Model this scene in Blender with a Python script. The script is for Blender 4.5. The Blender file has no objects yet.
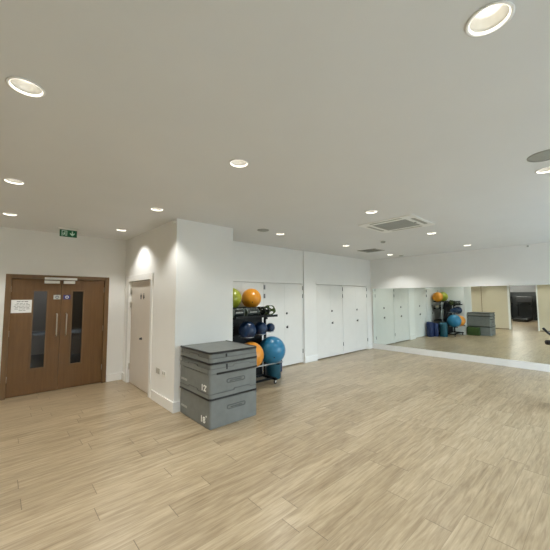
import bpy, bmesh, math, random
from math import pi, sin, cos, radians
from mathutils import Vector, Matrix, geometry
random.seed(5)
SC = bpy.context.scene
COL = SC.collection

# ------------------------------------------------------------------ measured room (metres)
H = 2.828                       # ceiling
VD, VP, VC, VC2 = 6.75, 4.311, 5.285, 5.25   # entrance wall, pillar face, cupboard walls
UW, UP = 1.937, 2.945           # white-door wall, pillar's far side
UM = 8.957                      # mirror wall
UL = -1.0                       # partition wall
VB, VB2, US = -2.1, -0.95, 4.05                       # unseen window wall, stepped in to suit the daylight

# ------------------------------------------------------------------ node helpers
def new_mat(name):
    m = bpy.data.materials.new(name); m.use_nodes = True
    nt = m.node_tree
    b = nt.nodes['Principled BSDF']
    return m, nt, b
def N(nt, typ, **kw):
    n = nt.nodes.new(typ)
    for k, v in kw.items():
        if k.startswith('i_'):
            n.inputs[int(k[2:]) if k[2:].isdigit() else k[2:].replace('_', ' ')].default_value = v
        else: setattr(n, k, v)
    return n
def L(nt, a, b): nt.links.new(a, b)
def math_n(nt, op, a, b=None, c=None):
    n = nt.nodes.new('ShaderNodeMath'); n.operation = op
    for i, v in enumerate((a, b, c)):
        if v is None: continue
        if hasattr(v, 'is_linked') or isinstance(v, bpy.types.NodeSocket): nt.links.new(v, n.inputs[i])
        else: n.inputs[i].default_value = v
    return n.outputs[0]
def plain(name, col, rough=0.5, metal=0.0, var=0.05, scale=20, bump=0.0, bscale=200, spec=0.5, coat=0.0):
    m, nt, b = new_mat(name)
    tc = N(nt, 'ShaderNodeTexCoord')
    no = N(nt, 'ShaderNodeTexNoise'); no.inputs['Scale'].default_value = scale; no.inputs['Detail'].default_value = 4
    L(nt, tc.outputs['Object'], no.inputs['Vector'])
    rp = N(nt, 'ShaderNodeValToRGB')
    rp.color_ramp.elements[0].position = 0.3; rp.color_ramp.elements[1].position = 0.7
    rp.color_ramp.elements[0].color = tuple(c * (1 - var) for c in col) + (1,)
    rp.color_ramp.elements[1].color = tuple(min(1, c * (1 + var)) for c in col) + (1,)
    L(nt, no.outputs['Fac'], rp.inputs['Fac']); L(nt, rp.outputs['Color'], b.inputs['Base Color'])
    b.inputs['Roughness'].default_value = rough; b.inputs['Metallic'].default_value = metal
    b.inputs['Specular IOR Level'].default_value = spec
    b.inputs['Coat Weight'].default_value = coat
    if bump:
        n2 = N(nt, 'ShaderNodeTexNoise'); n2.inputs['Scale'].default_value = bscale; n2.inputs['Detail'].default_value = 3
        L(nt, tc.outputs['Object'], n2.inputs['Vector'])
        bp = N(nt, 'ShaderNodeBump'); bp.inputs['Strength'].default_value = bump; bp.inputs['Distance'].default_value = 0.002
        L(nt, n2.outputs['Fac'], bp.inputs['Height']); L(nt, bp.outputs['Normal'], b.inputs['Normal'])
    return m
def emit(name, col, s):
    m, nt, b = new_mat(name)
    b.inputs['Base Color'].default_value = col + (1,)
    b.inputs['Emission Color'].default_value = col + (1,); b.inputs['Emission Strength'].default_value = s
    return m

def floor_mat():
    m, nt, b = new_mat('oak_vinyl_planks')
    tc = N(nt, 'ShaderNodeTexCoord'); sp = N(nt, 'ShaderNodeSeparateXYZ'); L(nt, tc.outputs['Object'], sp.inputs[0])
    x, y = sp.outputs[0], sp.outputs[1]
    W, LEN = 0.18, 1.22
    ry = math_n(nt, 'DIVIDE', math_n(nt, 'SUBTRACT', y, 0.127), W)
    row = math_n(nt, 'FLOOR', ry); fy = math_n(nt, 'FRACT', ry)
    wn = N(nt, 'ShaderNodeTexWhiteNoise', noise_dimensions='1D'); L(nt, row, wn.inputs['W'])
    rx = math_n(nt, 'ADD', math_n(nt, 'DIVIDE', x, LEN), wn.outputs['Value'])
    colm = math_n(nt, 'FLOOR', rx); fx = math_n(nt, 'FRACT', rx)
    cv = N(nt, 'ShaderNodeCombineXYZ'); L(nt, row, cv.inputs[0]); L(nt, colm, cv.inputs[1])
    pn = N(nt, 'ShaderNodeTexWhiteNoise', noise_dimensions='2D'); L(nt, cv.outputs[0], pn.inputs['Vector'])
    # grain: stretched along the plank, shifted for every plank
    gx = math_n(nt, 'ADD', math_n(nt, 'MULTIPLY', x, 1.75), math_n(nt, 'MULTIPLY', pn.outputs['Value'], 37.0))
    gy = math_n(nt, 'MULTIPLY', y, 19.0)
    gv = N(nt, 'ShaderNodeCombineXYZ'); L(nt, gx, gv.inputs[0]); L(nt, gy, gv.inputs[1]); L(nt, math_n(nt, 'MULTIPLY', pn.outputs['Value'], 11.0), gv.inputs[2])
    g1 = N(nt, 'ShaderNodeTexNoise'); g1.inputs['Scale'].default_value = 1.6; g1.inputs['Detail'].default_value = 6; g1.inputs['Roughness'].default_value = .6; g1.inputs['Distortion'].default_value = .6
    L(nt, gv.outputs[0], g1.inputs['Vector'])
    fx2 = N(nt, 'ShaderNodeCombineXYZ'); L(nt, math_n(nt, 'MULTIPLY', gx, 2.4), fx2.inputs[0]); L(nt, math_n(nt, 'MULTIPLY', y, 70.0), fx2.inputs[1])
    g2 = N(nt, 'ShaderNodeTexNoise'); g2.inputs['Scale'].default_value = 1.3; g2.inputs['Detail'].default_value = 3
    L(nt, fx2.outputs[0], g2.inputs['Vector'])
    rp = N(nt, 'ShaderNodeValToRGB'); e = rp.color_ramp.elements
    e[0].position = .28; e[0].color = (.225, .16, .092, 1); e[1].position = .72; e[1].color = (.53, .43, .29, 1)
    mid = e.new(.5); mid.color = (.385, .298, .187, 1)
    mixf = math_n(nt, 'ADD', math_n(nt, 'MULTIPLY', g1.outputs['Fac'], .78), math_n(nt, 'MULTIPLY', g2.outputs['Fac'], .22))
    mixf = math_n(nt, 'ADD', mixf, math_n(nt, 'MULTIPLY', math_n(nt, 'SUBTRACT', pn.outputs['Value'], .5), .13))
    L(nt, mixf, rp.inputs['Fac'])
    # seams
    sy = math_n(nt, 'LESS_THAN', math_n(nt, 'MINIMUM', fy, math_n(nt, 'SUBTRACT', 1.0, fy)), .008)
    sx = math_n(nt, 'LESS_THAN', math_n(nt, 'MINIMUM', fx, math_n(nt, 'SUBTRACT', 1.0, fx)), .0022)
    sm = math_n(nt, 'MAXIMUM', math_n(nt, 'MULTIPLY', sy, .5), math_n(nt, 'MULTIPLY', sx, .8))
    mx = N(nt, 'ShaderNodeMixRGB'); L(nt, sm, mx.inputs[0]); L(nt, rp.outputs['Color'], mx.inputs[1]); mx.inputs[2].default_value = (.12, .085, .05, 1)
    L(nt, mx.outputs[0], b.inputs['Base Color'])
    b.inputs['Roughness'].default_value = .30; b.inputs['Specular IOR Level'].default_value = .75
    bp = N(nt, 'ShaderNodeBump'); bp.inputs['Strength'].default_value = .12; bp.inputs['Distance'].default_value = .002
    L(nt, math_n(nt, 'SUBTRACT', g2.outputs['Fac'], math_n(nt, 'MULTIPLY', sm, 1.5)), bp.inputs['Height']); L(nt, bp.outputs['Normal'], b.inputs['Normal'])
    return m

def oak_mat(name, a, c):
    m, nt, b = new_mat(name)
    tc = N(nt, 'ShaderNodeTexCoord'); mp = N(nt, 'ShaderNodeMapping'); mp.inputs['Scale'].default_value = (26, 26, 1.6)
    L(nt, tc.outputs['Object'], mp.inputs[0])
    no = N(nt, 'ShaderNodeTexNoise'); no.inputs['Scale'].default_value = 1.5; no.inputs['Detail'].default_value = 6
    L(nt, mp.outputs[0], no.inputs['Vector'])
    rp = N(nt, 'ShaderNodeValToRGB'); rp.color_ramp.elements[0].position = .3; rp.color_ramp.elements[1].position = .7
    rp.color_ramp.elements[0].color = a + (1,); rp.color_ramp.elements[1].color = c + (1,)
    L(nt, no.outputs['Fac'], rp.inputs[0]); L(nt, rp.outputs[0], b.inputs['Base Color']); b.inputs['Roughness'].default_value = .42
    return m

def glass_mat(name, tint):
    m, nt, b = new_mat(name)
    out = nt.nodes['Material Output']
    tr = N(nt, 'ShaderNodeBsdfTransparent'); tr.inputs[0].default_value = tint + (1,)
    gl = N(nt, 'ShaderNodeBsdfGlossy'); gl.inputs['Roughness'].default_value = .02
    lw = N(nt, 'ShaderNodeLayerWeight'); lw.inputs[0].default_value = .5
    fac = math_n(nt, 'ADD', math_n(nt, 'MULTIPLY', math_n(nt, 'POWER', lw.outputs['Facing'], 5.0), .9), .022)
    mx = N(nt, 'ShaderNodeMixShader'); L(nt, fac, mx.inputs[0]); L(nt, tr.outputs[0], mx.inputs[1]); L(nt, gl.outputs[0], mx.inputs[2])
    L(nt, mx.outputs[0], out.inputs[0])
    return m

M = dict(
    wall=plain('white_wall_paint', (.835, .835, .825), .55, var=.012, scale=3, bump=.05, bscale=400),
    ceil=plain('ceiling_paint', (.715, .725, .73), .6, var=.012, scale=2, bump=.03, bscale=300),
    cream=plain('cream_partition', (.70, .62, .47), .5, var=.02, scale=2),
    gloss=plain('white_gloss_paint', (.90, .90, .89), .22, var=.01, scale=6),
    door_w=plain('white_door_laminate', (.80, .795, .78), .3, var=.015, scale=5),
    door_p=plain('white_door_warm_tint', (.66, .60, .53), .35, var=.015, scale=5),  # white door; the pinkish beige tint stands in for warm light
    floor=floor_mat(),
    oak=oak_mat('oak_veneer', (.135, .066, .022), (.175, .09, .031)),
    oakf=oak_mat('oak_frame', (.14, .078, .032), (.20, .115, .05)),
    steel=plain('brushed_steel', (.62, .60, .56), .32, 1.0, scale=60),
    satin=plain('satin_steel', (.50, .49, .46), .45, .3),
    dark=plain('dark_metal', (.03, .03, .032), .4, .6),
    iron=plain('dark_grey_ironmongery', (.07, .07, .075), .4, .7),
    glass=glass_mat('door_glass', (.84, .84, .83)),
    wglass=glass_mat('window_glass', (.92, .93, .93)),
    white=plain('white_plastic', (.82, .82, .80), .35, var=.01),
    paper=plain('white_paper', (.86, .87, .88), .6, var=.01),
    ink=plain('grey_ink', (.16, .17, .19), .6),
    green=plain('exit_sign_green', (.005, .13, .055), .35),
    glyph=plain('exit_sign_white', (.62, .85, .74), .4),
    blue_ink=plain('blue_disc_paint', (.03, .04, .22), .4),
    vinyl=plain('grey_vinyl', (.185, .195, .187), .5, var=.08, scale=9, bump=.12, bscale=120, spec=.3),
    vinyl_d=plain('grey_vinyl_seam', (.115, .12, .116), .55, var=.06, spec=.3),
    piping=plain('black_piping', (.006, .006, .007), .45),
    mark=plain('white_print', (.80, .80, .78), .5, var=.02),
    mark_g=plain('pale_grey_print', (.40, .40, .38), .5),
    rack=plain('black_powder_coat', (.006, .006, .007), .45, 0, spec=.2),
    rail=plain('light_grey_tube', (.42, .44, .45), .35, .5),
    b_blue=plain('blue_ball_rubber', (.02, .18, .34), .30, var=.04, scale=4),
    b_orange=plain('orange_ball_rubber', (.74, .29, .03), .33, var=.04, scale=4),
    b_orange2=plain('deep_orange_ball_rubber', (.76, .30, .02), .30, var=.04, scale=4),
    b_green=plain('lime_ball_rubber', (.33, .36, .025), .33, var=.04, scale=4),
    b_navy=plain('navy_rubber', (.006, .028, .085), .33, var=.08, scale=12, bump=.2, bscale=80),
    bag=plain('black_bag_vinyl', (.018, .024, .024), .4, var=.1),
    bag_end=plain('grey_green_rubber', (.14, .17, .155), .5),
    bag_pale=plain('tan_rubber', (.36, .30, .22), .5),
    plate=plain('olive_green_rubber', (.075, .115, .026), .5, var=.1),
    teal=plain('teal_foam', (.006, .075, .115), .6, var=.08, scale=30, bump=.2),
    bluef=plain('blue_foam', (.007, .022, .10), .6, var=.08, scale=30, bump=.2),
    gblock=plain('green_foam', (.045, .085, .02), .65, var=.08, scale=30),
    grille=plain('grey_grille', (.38, .38, .345), .5, var=.03),
    slot=plain('dark_slot', (.16, .16, .145), .6),
    speaker=plain('speaker_mesh_grey', (.33, .34, .31), .6, bump=.3, bscale=900),
    chrome=plain('reflector_aluminium', (.55, .54, .50), .45, .3, var=.02),
    lamp=emit('lamp_glow', (1.0, .95, .86), 6.0),
    rim=emit('frosted_rim_lamplit', (1.0, .95, .85), 1.1),  # rim is no lamp; its glow stands in for lamp light on it
    black=plain('black_plastic', (.010, .010, .011), .4),
    navyw=plain('dark_feature_wall', (.005, .008, .009), .6, var=.2, scale=1.2),
    corr=plain('corridor_paint', (.20, .20, .205), .6, var=.02),
    corrb=plain('corridor_brown', (.07, .042, .024), .6, var=.1, scale=4),
    mat_d=plain('dark_entrance_mat', (.035, .035, .038), .9, var=.2, scale=60),
    lawn=plain('lawn_green', (.03, .036, .022), .9, var=.3, scale=4),
    ground=plain('bounce_paving', (.44, .46, .47), .8, var=.1, scale=1),
)
mm, nt, b = new_mat('mirror_silver')
b.inputs['Base Color'].default_value = (.80, .855, .815, 1); b.inputs['Metallic'].default_value = 1; b.inputs['Roughness'].default_value = .0
M['mirror'] = mm

# ------------------------------------------------------------------ object helpers
def wm(o):
    return o.matrix_basis.copy() if o.parent is None else wm(o.parent) @ o.matrix_basis
def obj(name, bm, mat, parent=None, smooth=False, at=None):
    """bm is in world coordinates; the mesh is moved so that its origin is the parent's (or `at`)."""
    me = bpy.data.meshes.new(name)
    bmesh.ops.recalc_face_normals(bm, faces=bm.faces[:])
    bm.to_mesh(me); bm.free()
    me.materials.append(M[mat] if isinstance(mat, str) else mat)
    o = bpy.data.objects.new(name, me); COL.objects.link(o)
    if parent is not None:
        me.transform(wm(parent).inverted()); o.parent = parent
    elif at is not None:
        me.transform(Matrix.Translation(-Vector(at))); o.location = at
    if smooth:
        for p in me.polygons: p.use_smooth = True
        if smooth == 'auto': me.set_sharp_from_angle(angle=radians(35))
    return o
def tag(o, label=None, cat=None, group=None, kind=None):
    if label: o['label'] = label
    if cat: o['category'] = cat
    if group: o['group'] = group
    if kind: o['kind'] = kind
    return o
def thing(name, label, cat, loc, group=None, rotz=0):
    o = bpy.data.objects.new(name, None); COL.objects.link(o)
    o.location = loc; o.rotation_euler = (0, 0, rotz); o.empty_display_size = .1
    return tag(o, label, cat, group)
def dup(root, loc, label, group=None, rotz=None):
    r = root.copy(); COL.objects.link(r); r.location = loc; r['label'] = label
    if rotz is not None: r.rotation_euler = (0, 0, rotz)
    if group: r['group'] = group
    for ch in list(root.children):
        c = ch.copy(); COL.objects.link(c); c.parent = r
        for g in list(ch.children):
            d = g.copy(); COL.objects.link(d); d.parent = c
    return r
def struct(name, bm, mat, label=None, cat=None, parent=None, smooth=False):
    o = obj(name, bm, mat, parent, smooth)
    o['kind'] = 'structure'
    return tag(o, label, cat)

def BM(): return bmesh.new()
def merge(bm, other):
    me = bpy.data.meshes.new('tmp'); other.to_mesh(me); other.free(); bm.from_mesh(me); bpy.data.meshes.remove(me)
def box(bm, x0, x1, y0, y1, z0, z1, bev=0, seg=2):
    t = bmesh.new(); bmesh.ops.create_cube(t, size=1)
    for v in t.verts:
        v.co = Vector(((x0 + x1) / 2 + v.co.x * (x1 - x0), (y0 + y1) / 2 + v.co.y * (y1 - y0), (z0 + z1) / 2 + v.co.z * (z1 - z0)))
    if bev: bmesh.ops.bevel(t, geom=t.edges[:], offset=bev, segments=seg, affect='EDGES', profile=.5)
    merge(bm, t); return bm
def frame_to(d):
    d = Vector(d).normalized(); up = Vector((0, 0, 1)) if abs(d.z) < .95 else Vector((1, 0, 0))
    a = up.cross(d).normalized(); return a, d.cross(a), d
def tube(bm, pts, r, n=12, caps=True):
    pts = [Vector(p) for p in pts]; rings = []
    rr = r if isinstance(r, (list, tuple)) else [r] * len(pts)
    a = None
    for i, p in enumerate(pts):
        d = (pts[min(i + 1, len(pts) - 1)] - pts[max(i - 1, 0)]).normalized()
        if a is None: a, b_, _ = frame_to(d)
        a = (a - d * a.dot(d)).normalized(); b_ = d.cross(a)
        rings.append([bm.verts.new(p + (a * cos(2 * pi * k / n) + b_ * sin(2 * pi * k / n)) * rr[i]) for k in range(n)])
    for A, B in zip(rings, rings[1:]):
        for k in range(n): bm.faces.new((A[k], A[(k + 1) % n], B[(k + 1) % n], B[k]))
    if caps: bm.faces.new(rings[0][::-1]); bm.faces.new(rings[-1])
    return bm
def lathe(bm, prof, c, axis=(0, 0, 1), n=32, close=False):
    """prof: list of (radius, height along the axis) from c."""
    a, b_, d = frame_to(axis); c = Vector(c); rings = []
    for r, h in prof:
        if r < 1e-6: rings.append([bm.verts.new(c + d * h)])
        else: rings.append([bm.verts.new(c + d * h + (a * cos(2 * pi * k / n) + b_ * sin(2 * pi * k / n)) * r) for k in range(n)])
    pr = list(zip(rings, rings[1:])) + ([(rings[-1], rings[0])] if close else [])
    for A, B in pr:
        for k in range(n):
            k2 = (k + 1) % n
            if len(A) == 1 and len(B) == 1: continue
            if len(A) == 1: bm.faces.new((A[0], B[k2], B[k]))
            elif len(B) == 1: bm.faces.new((A[k], A[k2], B[0]))
            else: bm.faces.new((A[k], A[k2], B[k2], B[k]))
    return bm
def torus(bm, c, R, r, axis=(0, 0, 1), n=40, m=10):
    return lathe(bm, [(R + r * cos(2 * pi * j / m), r * sin(2 * pi * j / m)) for j in range(m)], c, axis, n, close=True)
def prism(bm, outline, mtx, depth, holes=()):
    """outline in local XY, extruded from local z=0 to depth, mapped by mtx (holes allowed)."""
    loops = [list(outline)] + [list(h) for h in holes]
    vs = []; es = []
    for lp in loops:
        s = len(vs); vs += [Vector(p) for p in lp]; es += [(s + i, s + (i + 1) % len(lp)) for i in range(len(lp))]
    r = geometry.delaunay_2d_cdt(vs, es, [], 0, 1e-6)
    V, F = r[0], r[2]
    def inside(p, lp):
        c = False
        for i in range(len(lp)):
            (x1, y1), (x2, y2) = lp[i], lp[i - 1]
            if (y1 > p.y) != (y2 > p.y) and p.x < (x2 - x1) * (p.y - y1) / (y2 - y1) + x1: c = not c
        return c
    keep = []
    for f in F:
        cen = sum((V[i] for i in f), Vector((0, 0))) / len(f)
        if inside(cen, loops[0]) and not any(inside(cen, h) for h in loops[1:]): keep.append(f)
    A = [bm.verts.new(mtx @ Vector((v.x, v.y, 0))) for v in V]
    B = [bm.verts.new(mtx @ Vector((v.x, v.y, depth))) for v in V]
    cnt = {}
    for f in keep:
        bm.faces.new([A[i] for i in f][::-1]); bm.faces.new([B[i] for i in f])
        for i in range(len(f)):
            e = (f[i], f[(i + 1) % len(f)]); cnt[e] = 1
    for (i, j) in list(cnt):
        if (j, i) not in cnt: bm.faces.new((A[i], A[j], B[j], B[i]))
    bmesh.ops.delete(bm, geom=[v for v in bm.verts if not v.link_faces], context='VERTS')
    return bm
def circle(cx, cy, r, n=24): return [(cx + r * cos(2 * pi * k / n), cy + r * sin(2 * pi * k / n)) for k in range(n)]
def rrect(x0, x1, y0, y1, r, n=6):
    o = []
    for cx, cy, a in ((x1 - r, y1 - r, 0), (x0 + r, y1 - r, 90), (x0 + r, y0 + r, 180), (x1 - r, y0 + r, 270)):
        for k in range(n + 1):
            t = radians(a + 90 * k / n); o.append((cx + r * cos(t), cy + r * sin(t)))
    return o
def face_mtx(o, X, Y): 
    X = Vector(X).normalized(); Y = Vector(Y).normalized(); Z = X.cross(Y)
    return Matrix(((X.x, Y.x, Z.x, o[0]), (X.y, Y.y, Z.y, o[1]), (X.z, Y.z, Z.z, o[2]), (0, 0, 0, 1)))
FRONT = lambda o: face_mtx(o, (1, 0, 0), (0, 0, 1))     # a face looking towards -Y
SIDE = lambda o: face_mtx(o, (0, -1, 0), (0, 0, 1))     # a face looking towards -X
DOWN = lambda o: face_mtx(o, (1, 0, 0), (0, -1, 0))     # a face looking down
def text_bm(s, size, mtx, depth=.002, bold=0):
    cu = bpy.data.curves.new('txt', 'FONT'); cu.body = s; cu.size = size; cu.extrude = depth / 2; cu.offset = bold
    cu.align_x = 'CENTER'; cu.align_y = 'CENTER'
    o = bpy.data.objects.new('txt', cu); COL.objects.link(o)
    dg = bpy.context.evaluated_depsgraph_get()
    me = bpy.data.meshes.new_from_object(o.evaluated_get(dg))
    bm = bmesh.new(); bm.from_mesh(me); bm.transform(mtx)
    bpy.data.objects.remove(o); bpy.data.curves.remove(cu); bpy.data.meshes.remove(me)
    return bm

# ================================================================== THE SETTING
b = BM(); prism(b, [(-9.2, VB - .15), (US + .12, VB - .15), (US + .12, VB2 - .15), (UM + .15, VB2 - .15), (UM + .15, 9.0), (-9.2, 9.0)], face_mtx((0, 0, -.1), (1, 0, 0), (0, 1, 0)), .1)
struct('floor', b, 'floor', 'pale oak plank floor running across the whole studio', 'floor')

LIGHTS = [  # u, v, label
    (.066, 2.14, 'large looking round recessed downlight at the upper left, on its own above the empty floor'),
    (.070, 4.00, 'recessed downlight by the left edge, middle of the row leading to the brown doors'),
    (.074, 5.63, 'recessed downlight closest to the top left corner of the brown doors'),
    (1.522, 2.146, 'recessed downlight alone in the middle of the ceiling, in front of the white pillar'),
    (1.525, 4.027, 'recessed downlight just left of the top corner of the white pillar'),
    (1.546, 5.70, 'recessed downlight right of the exit sign, above the white door wall'),
    (1.499, .288, 'glaring recessed downlight at the top right, the biggest and brightest in view'),
    (3.752, .345, 'recessed downlight cut by the right edge beside the large dark ceiling speaker'),
    (3.796, 2.184, 'recessed downlight in front of the air conditioner, off its near left corner'),
    (5.948, 2.204, 'recessed downlight just right of the ceiling air conditioner'),
    (3.864, 4.11, 'recessed downlight beside the small round speaker, above the ball rack cupboards'),
    (5.913, 4.073, 'recessed downlight left of the dark square air vent'),
    (8.15, 4.15, 'recessed downlight just right of the square vent, near the mirror corner'),
    (8.0, 2.192, 'recessed downlight in front of the mirror wall, over the middle of the mirror'),
]
# ceiling with a round hole for every downlight
HR = .075
b = BM(); o2 = [(UL - .1, VB - .15), (US + .12, VB - .15), (US + .12, VB2 - .15), (UM + .15, VB2 - .15), (UM + .15, VD + .12), (UL - .1, VD + .12)]
prism(b, o2, face_mtx((0, 0, H), (1, 0, 0), (0, 1, 0)), .03, [circle(u, v, HR, 32) for u, v, _ in LIGHTS])
struct('ceiling', b, 'ceil', 'plain white plastered ceiling with downlights over the studio', 'ceiling')
b = BM(); prism(b, o2, face_mtx((0, 0, H + .25), (1, 0, 0), (0, 1, 0)), .05)
struct('roof', b, 'ceil', 'roof slab above the plastered ceiling', 'roof')

# entrance wall with the double-door opening
DU0, DU1, DZ = .085, 1.638, 2.05
b = BM()
box(b, UL - .1, DU0, VD, VD + .12, 0, H); box(b, DU1, UP, VD, VD + .12, 0, H); box(b, DU0, DU1, VD, VD + .12, DZ, H)
struct('wall_entrance', b, 'wall', 'white end wall around the brown double doors', 'wall')
# white-door wall, a hollow block whose short face is the white pillar
W0, W1, WZ = 5.235, 6.49, 2.02
b = BM()
box(b, UW, UW + .12, VP, W0, 0, H); box(b, UW, UW + .12, W1, VD, 0, H); box(b, UW, UW + .12, W0, W1, WZ, H)
box(b, UW + .12, UP, VP, VP + .12, 0, H); box(b, UP - .12, UP, VP + .12, VC + .1, 0, H)
box(b, UW + .5, UW + .55, W0 - .2, VD, 0, H)
struct('wall_pillar', b, 'wall', 'white projecting wall holding the pale single door, ending in a square corner', 'wall')
# cupboard walls with openings for the leaves
b = BM()
CZ = 1.975
PAIRS = [(3.19, 4.455, VC), (4.475, 5.73, VC), (6.24, 7.40, VC2), (7.42, 8.69, VC2)]
box(b, UP, 3.19, VC, VC + .1, 0, H); box(b, 3.19, 5.73, VC, VC + .1, CZ, H); box(b, 4.455, 4.475, VC, VC + .1, 0, CZ)
box(b, 5.73, 5.755, VC, VC + .1, 0, H)
box(b, 5.755, 6.24, VC2, VC2 + .135, 0, H); box(b, 6.24, 8.69, VC2, VC2 + .135, CZ, H)
box(b, 7.40, 7.42, VC2, VC2 + .135, 0, CZ); box(b, 8.69, UM, VC2, VC2 + .135, 0, H)
struct('wall_cupboards', b, 'wall', 'white long wall above and between the built-in cupboard doors', 'wall')
b = BM(); box(b, UP, UM + .15, VC + .55, VC + .6, 0, H)
struct('wall_cupboard_back', b, 'wall')
b = BM(); box(b, UM, UM + .15, VB - .15, VC + .55, 0, H)
struct('wall_mirror_side', b, 'wall', 'white end wall carrying the long mirror', 'wall')
# partition wall (seen in the mirror) with the opening to the gym
G0, G1, GZ = 2.42, 3.44, 2.25
b = BM()
box(b, UL - .1, UL, VB - .15, G0, 0, H); box(b, UL - .1, UL, G1, VD, 0, H); box(b, UL - .1, UL, G0, G1, GZ, H)
struct('wall_partition', b, 'cream', 'cream partition wall seen in the mirror, with a doorway to the gym', 'wall')
b = BM(); box(b, UL - .002, UL + .006, 4.632, 4.65, 0, 2.3); box(b, UL - .002, UL + .006, 6.0, 6.018, 0, 2.3)
struct('trim_1', b, 'oakf', 'dark joint line between cream partition panels, seen in the mirror', 'trim')
b = BM(); box(b, UL - .11, UL + .02, G1, G1 + .09, 0, GZ); box(b, UL - .11, UL + .02, G0 - .05, G0, 0, GZ)
struct('trim_2', b, 'gloss', 'white upright lining the gym doorway, seen in the mirror', 'trim')
# window wall, unseen; openings and step placed to suit the daylight
WN = [(-.6, 1.7, VB), (1.9, 3.9, VB), (4.4, 6.5, VB2), (6.8, 8.8, VB2)]
b = BM()
for x0, x1, vb in ((UL, US, VB), (US, UM, VB2)):
    box(b, x0, x1, vb - .15, vb, 0, .06); box(b, x0, x1, vb - .15, vb, 2.5, H)
    xs = [x0] + [q for w in WN if w[2] == vb for q in w[:2]] + [x1]
    for i in range(0, len(xs), 2): box(b, xs[i], xs[i + 1], vb - .15, vb, .06, 2.5)
box(b, US, US + .12, VB - .15, VB2 - .15, 0, H)
struct('wall_windows', b, 'wall', 'white window wall behind the camera', 'wall')
for i, (a, c, vb) in enumerate(WN):
    f = BM()
    box(f, a, c, vb - .1, vb - .04, .06, .12); box(f, a, c, vb - .1, vb - .04, 2.44, 2.5)
    for q in (a, (a + c) / 2 - .03, c - .06): box(f, q, q + .06, vb - .1, vb - .04, .12, 2.44)
    w = struct('window_%d' % (i + 1), f, 'gloss')
    g = BM(); box(g, a + .06, c - .06, vb - .075, vb - .065, .12, 2.44)
    obj('pane', g, 'wglass', w)
b = BM(); box(b, -30, 40, -6.5, VB2 - .16, -.3, -.12)
struct('bounce_terrace', b, 'ground')  # unseen bright paving, added to bounce daylight up to the ceiling
b = BM(); box(b, -30, 40, -40, -6.5, -.3, -.13)
struct('ground', b, 'lawn')  # unseen, kept dark so only the near paving bounces light indoors
b = BM(); box(b, -30, 4.8, -9.0, -8.0, -.13, 3.4, .2)
struct('sky_blocker', b, 'lawn')  # unseen block added to cut low sky light through the left windows
# gym beyond the opening (only seen through the mirror)
b = BM()
box(b, -9.2, -9.1, -.5, 8.0, 0, 1.92)
struct('wall_gym', b, 'navyw', 'dark far wall of the gym seen through the mirrored doorway', 'wall')
b = BM(); box(b, -9.2, -9.1, -.5, 8.0, 1.92, H + .1); box(b, -9.1, UL - .1, 8.0, 8.1, 0, H + .1); box(b, -9.1, UL - .1, -.6, -.5, 0, H + .1)
struct('wall_gym_upper', b, 'corr')
b = BM(); box(b, -9.2, UL - .1, -.6, 8.1, H + .1, H + .2)
struct('ceiling_gym', b, 'ceil')
# corridor behind the brown doors
b = BM(); box(b, UL, 1.05, 8.6, 8.7, 0, H); box(b, UL - .1, UL, VD + .12, 8.7, 0, H)
struct('wall_corridor', b, 'corr', 'blue grey corridor wall seen through the door glass', 'wall')
b = BM(); box(b, 1.05, UP, 8.0, 8.7, 0, H); box(b, UP - .1, UP, VD + .12, 8.0, 0, H)
struct('wall_corridor_brown', b, 'corrb', 'dark brown corridor wall behind the right door glass', 'wall')
b = BM(); box(b, UL, UP, VD + .12, 8.7, H, H + .1)
struct('ceiling_corridor', b, 'ceil')
b = BM(); box(b, UL, 1.05, 8.592, 8.6, 0, .40); box(b, UL, 1.05, 8.59, 8.6, .86, .90); box(b, 1.05, UP - .1, 7.99, 8.0, 0, .42)
struct('trim_3', b, 'mat_d', 'dark dado panel along the corridor wall', 'trim')

# baseboards: a board with a thin rounded top bead
def skirt(name, x0, x1, y0, y1, label, h=.145):
    b = BM(); box(b, x0, x1, y0, y1, 0, h, .004); return struct(name, b, 'gloss', label, 'baseboard')
T = .02
b = BM(); box(b, UW - T, UW, VP - T, 5.15, 0, .15, .004); box(b, UW, UP + T, VP - T, VP, 0, .15, .004); box(b, UP, UP + T, VP, VC, 0, .15, .004); box(b, UW - T, UW, 6.56, VD, 0, .15, .004)
struct('baseboard_pillar', b, 'gloss', 'white baseboard wrapping the foot of the pillar', 'baseboard')
skirt('baseboard_entrance', 1.645, UW - T, VD - T, VD, 'white baseboard between the brown doors and the corner')
skirt('baseboard_cupboards', 5.757, 6.235, VC2 - T, VC2, 'white baseboard between the two runs of cupboard doors')
skirt('baseboard_corner', 8.70, UM - .03, VC2 - T, VC2, 'white baseboard stub beside the mirror corner')
b = BM(); box(b, UM - .03, UM, VB2, VC2, 0, .162, .004)
struct('baseboard_mirror', b, 'gloss', 'white baseboard under the long mirror', 'baseboard')
b = BM(); box(b, UL, UL + .012, VB, G0 - .05, 0, .03); box(b, UL, UL + .012, G1 + .09, VD, 0, .03)
struct('baseboard_partition', b, 'oakf', 'thin dark base line along the cream partition in the mirror', 'baseboard')

# mirror
t = thing('wall_mirror', 'long frameless mirror across the end wall above the baseboard', 'mirror', (UM, 2.0, .165))
b = BM(); box(b, UM - .012, UM, VB2 + .3, 5.19, .166, 1.895); obj('mirror_glass', b, 'mirror', t)
b = BM(); box(b, UM - .015, UM, 5.19, 5.20, .166, 1.895); obj('mirror_edge', b, 'steel', t)

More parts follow.
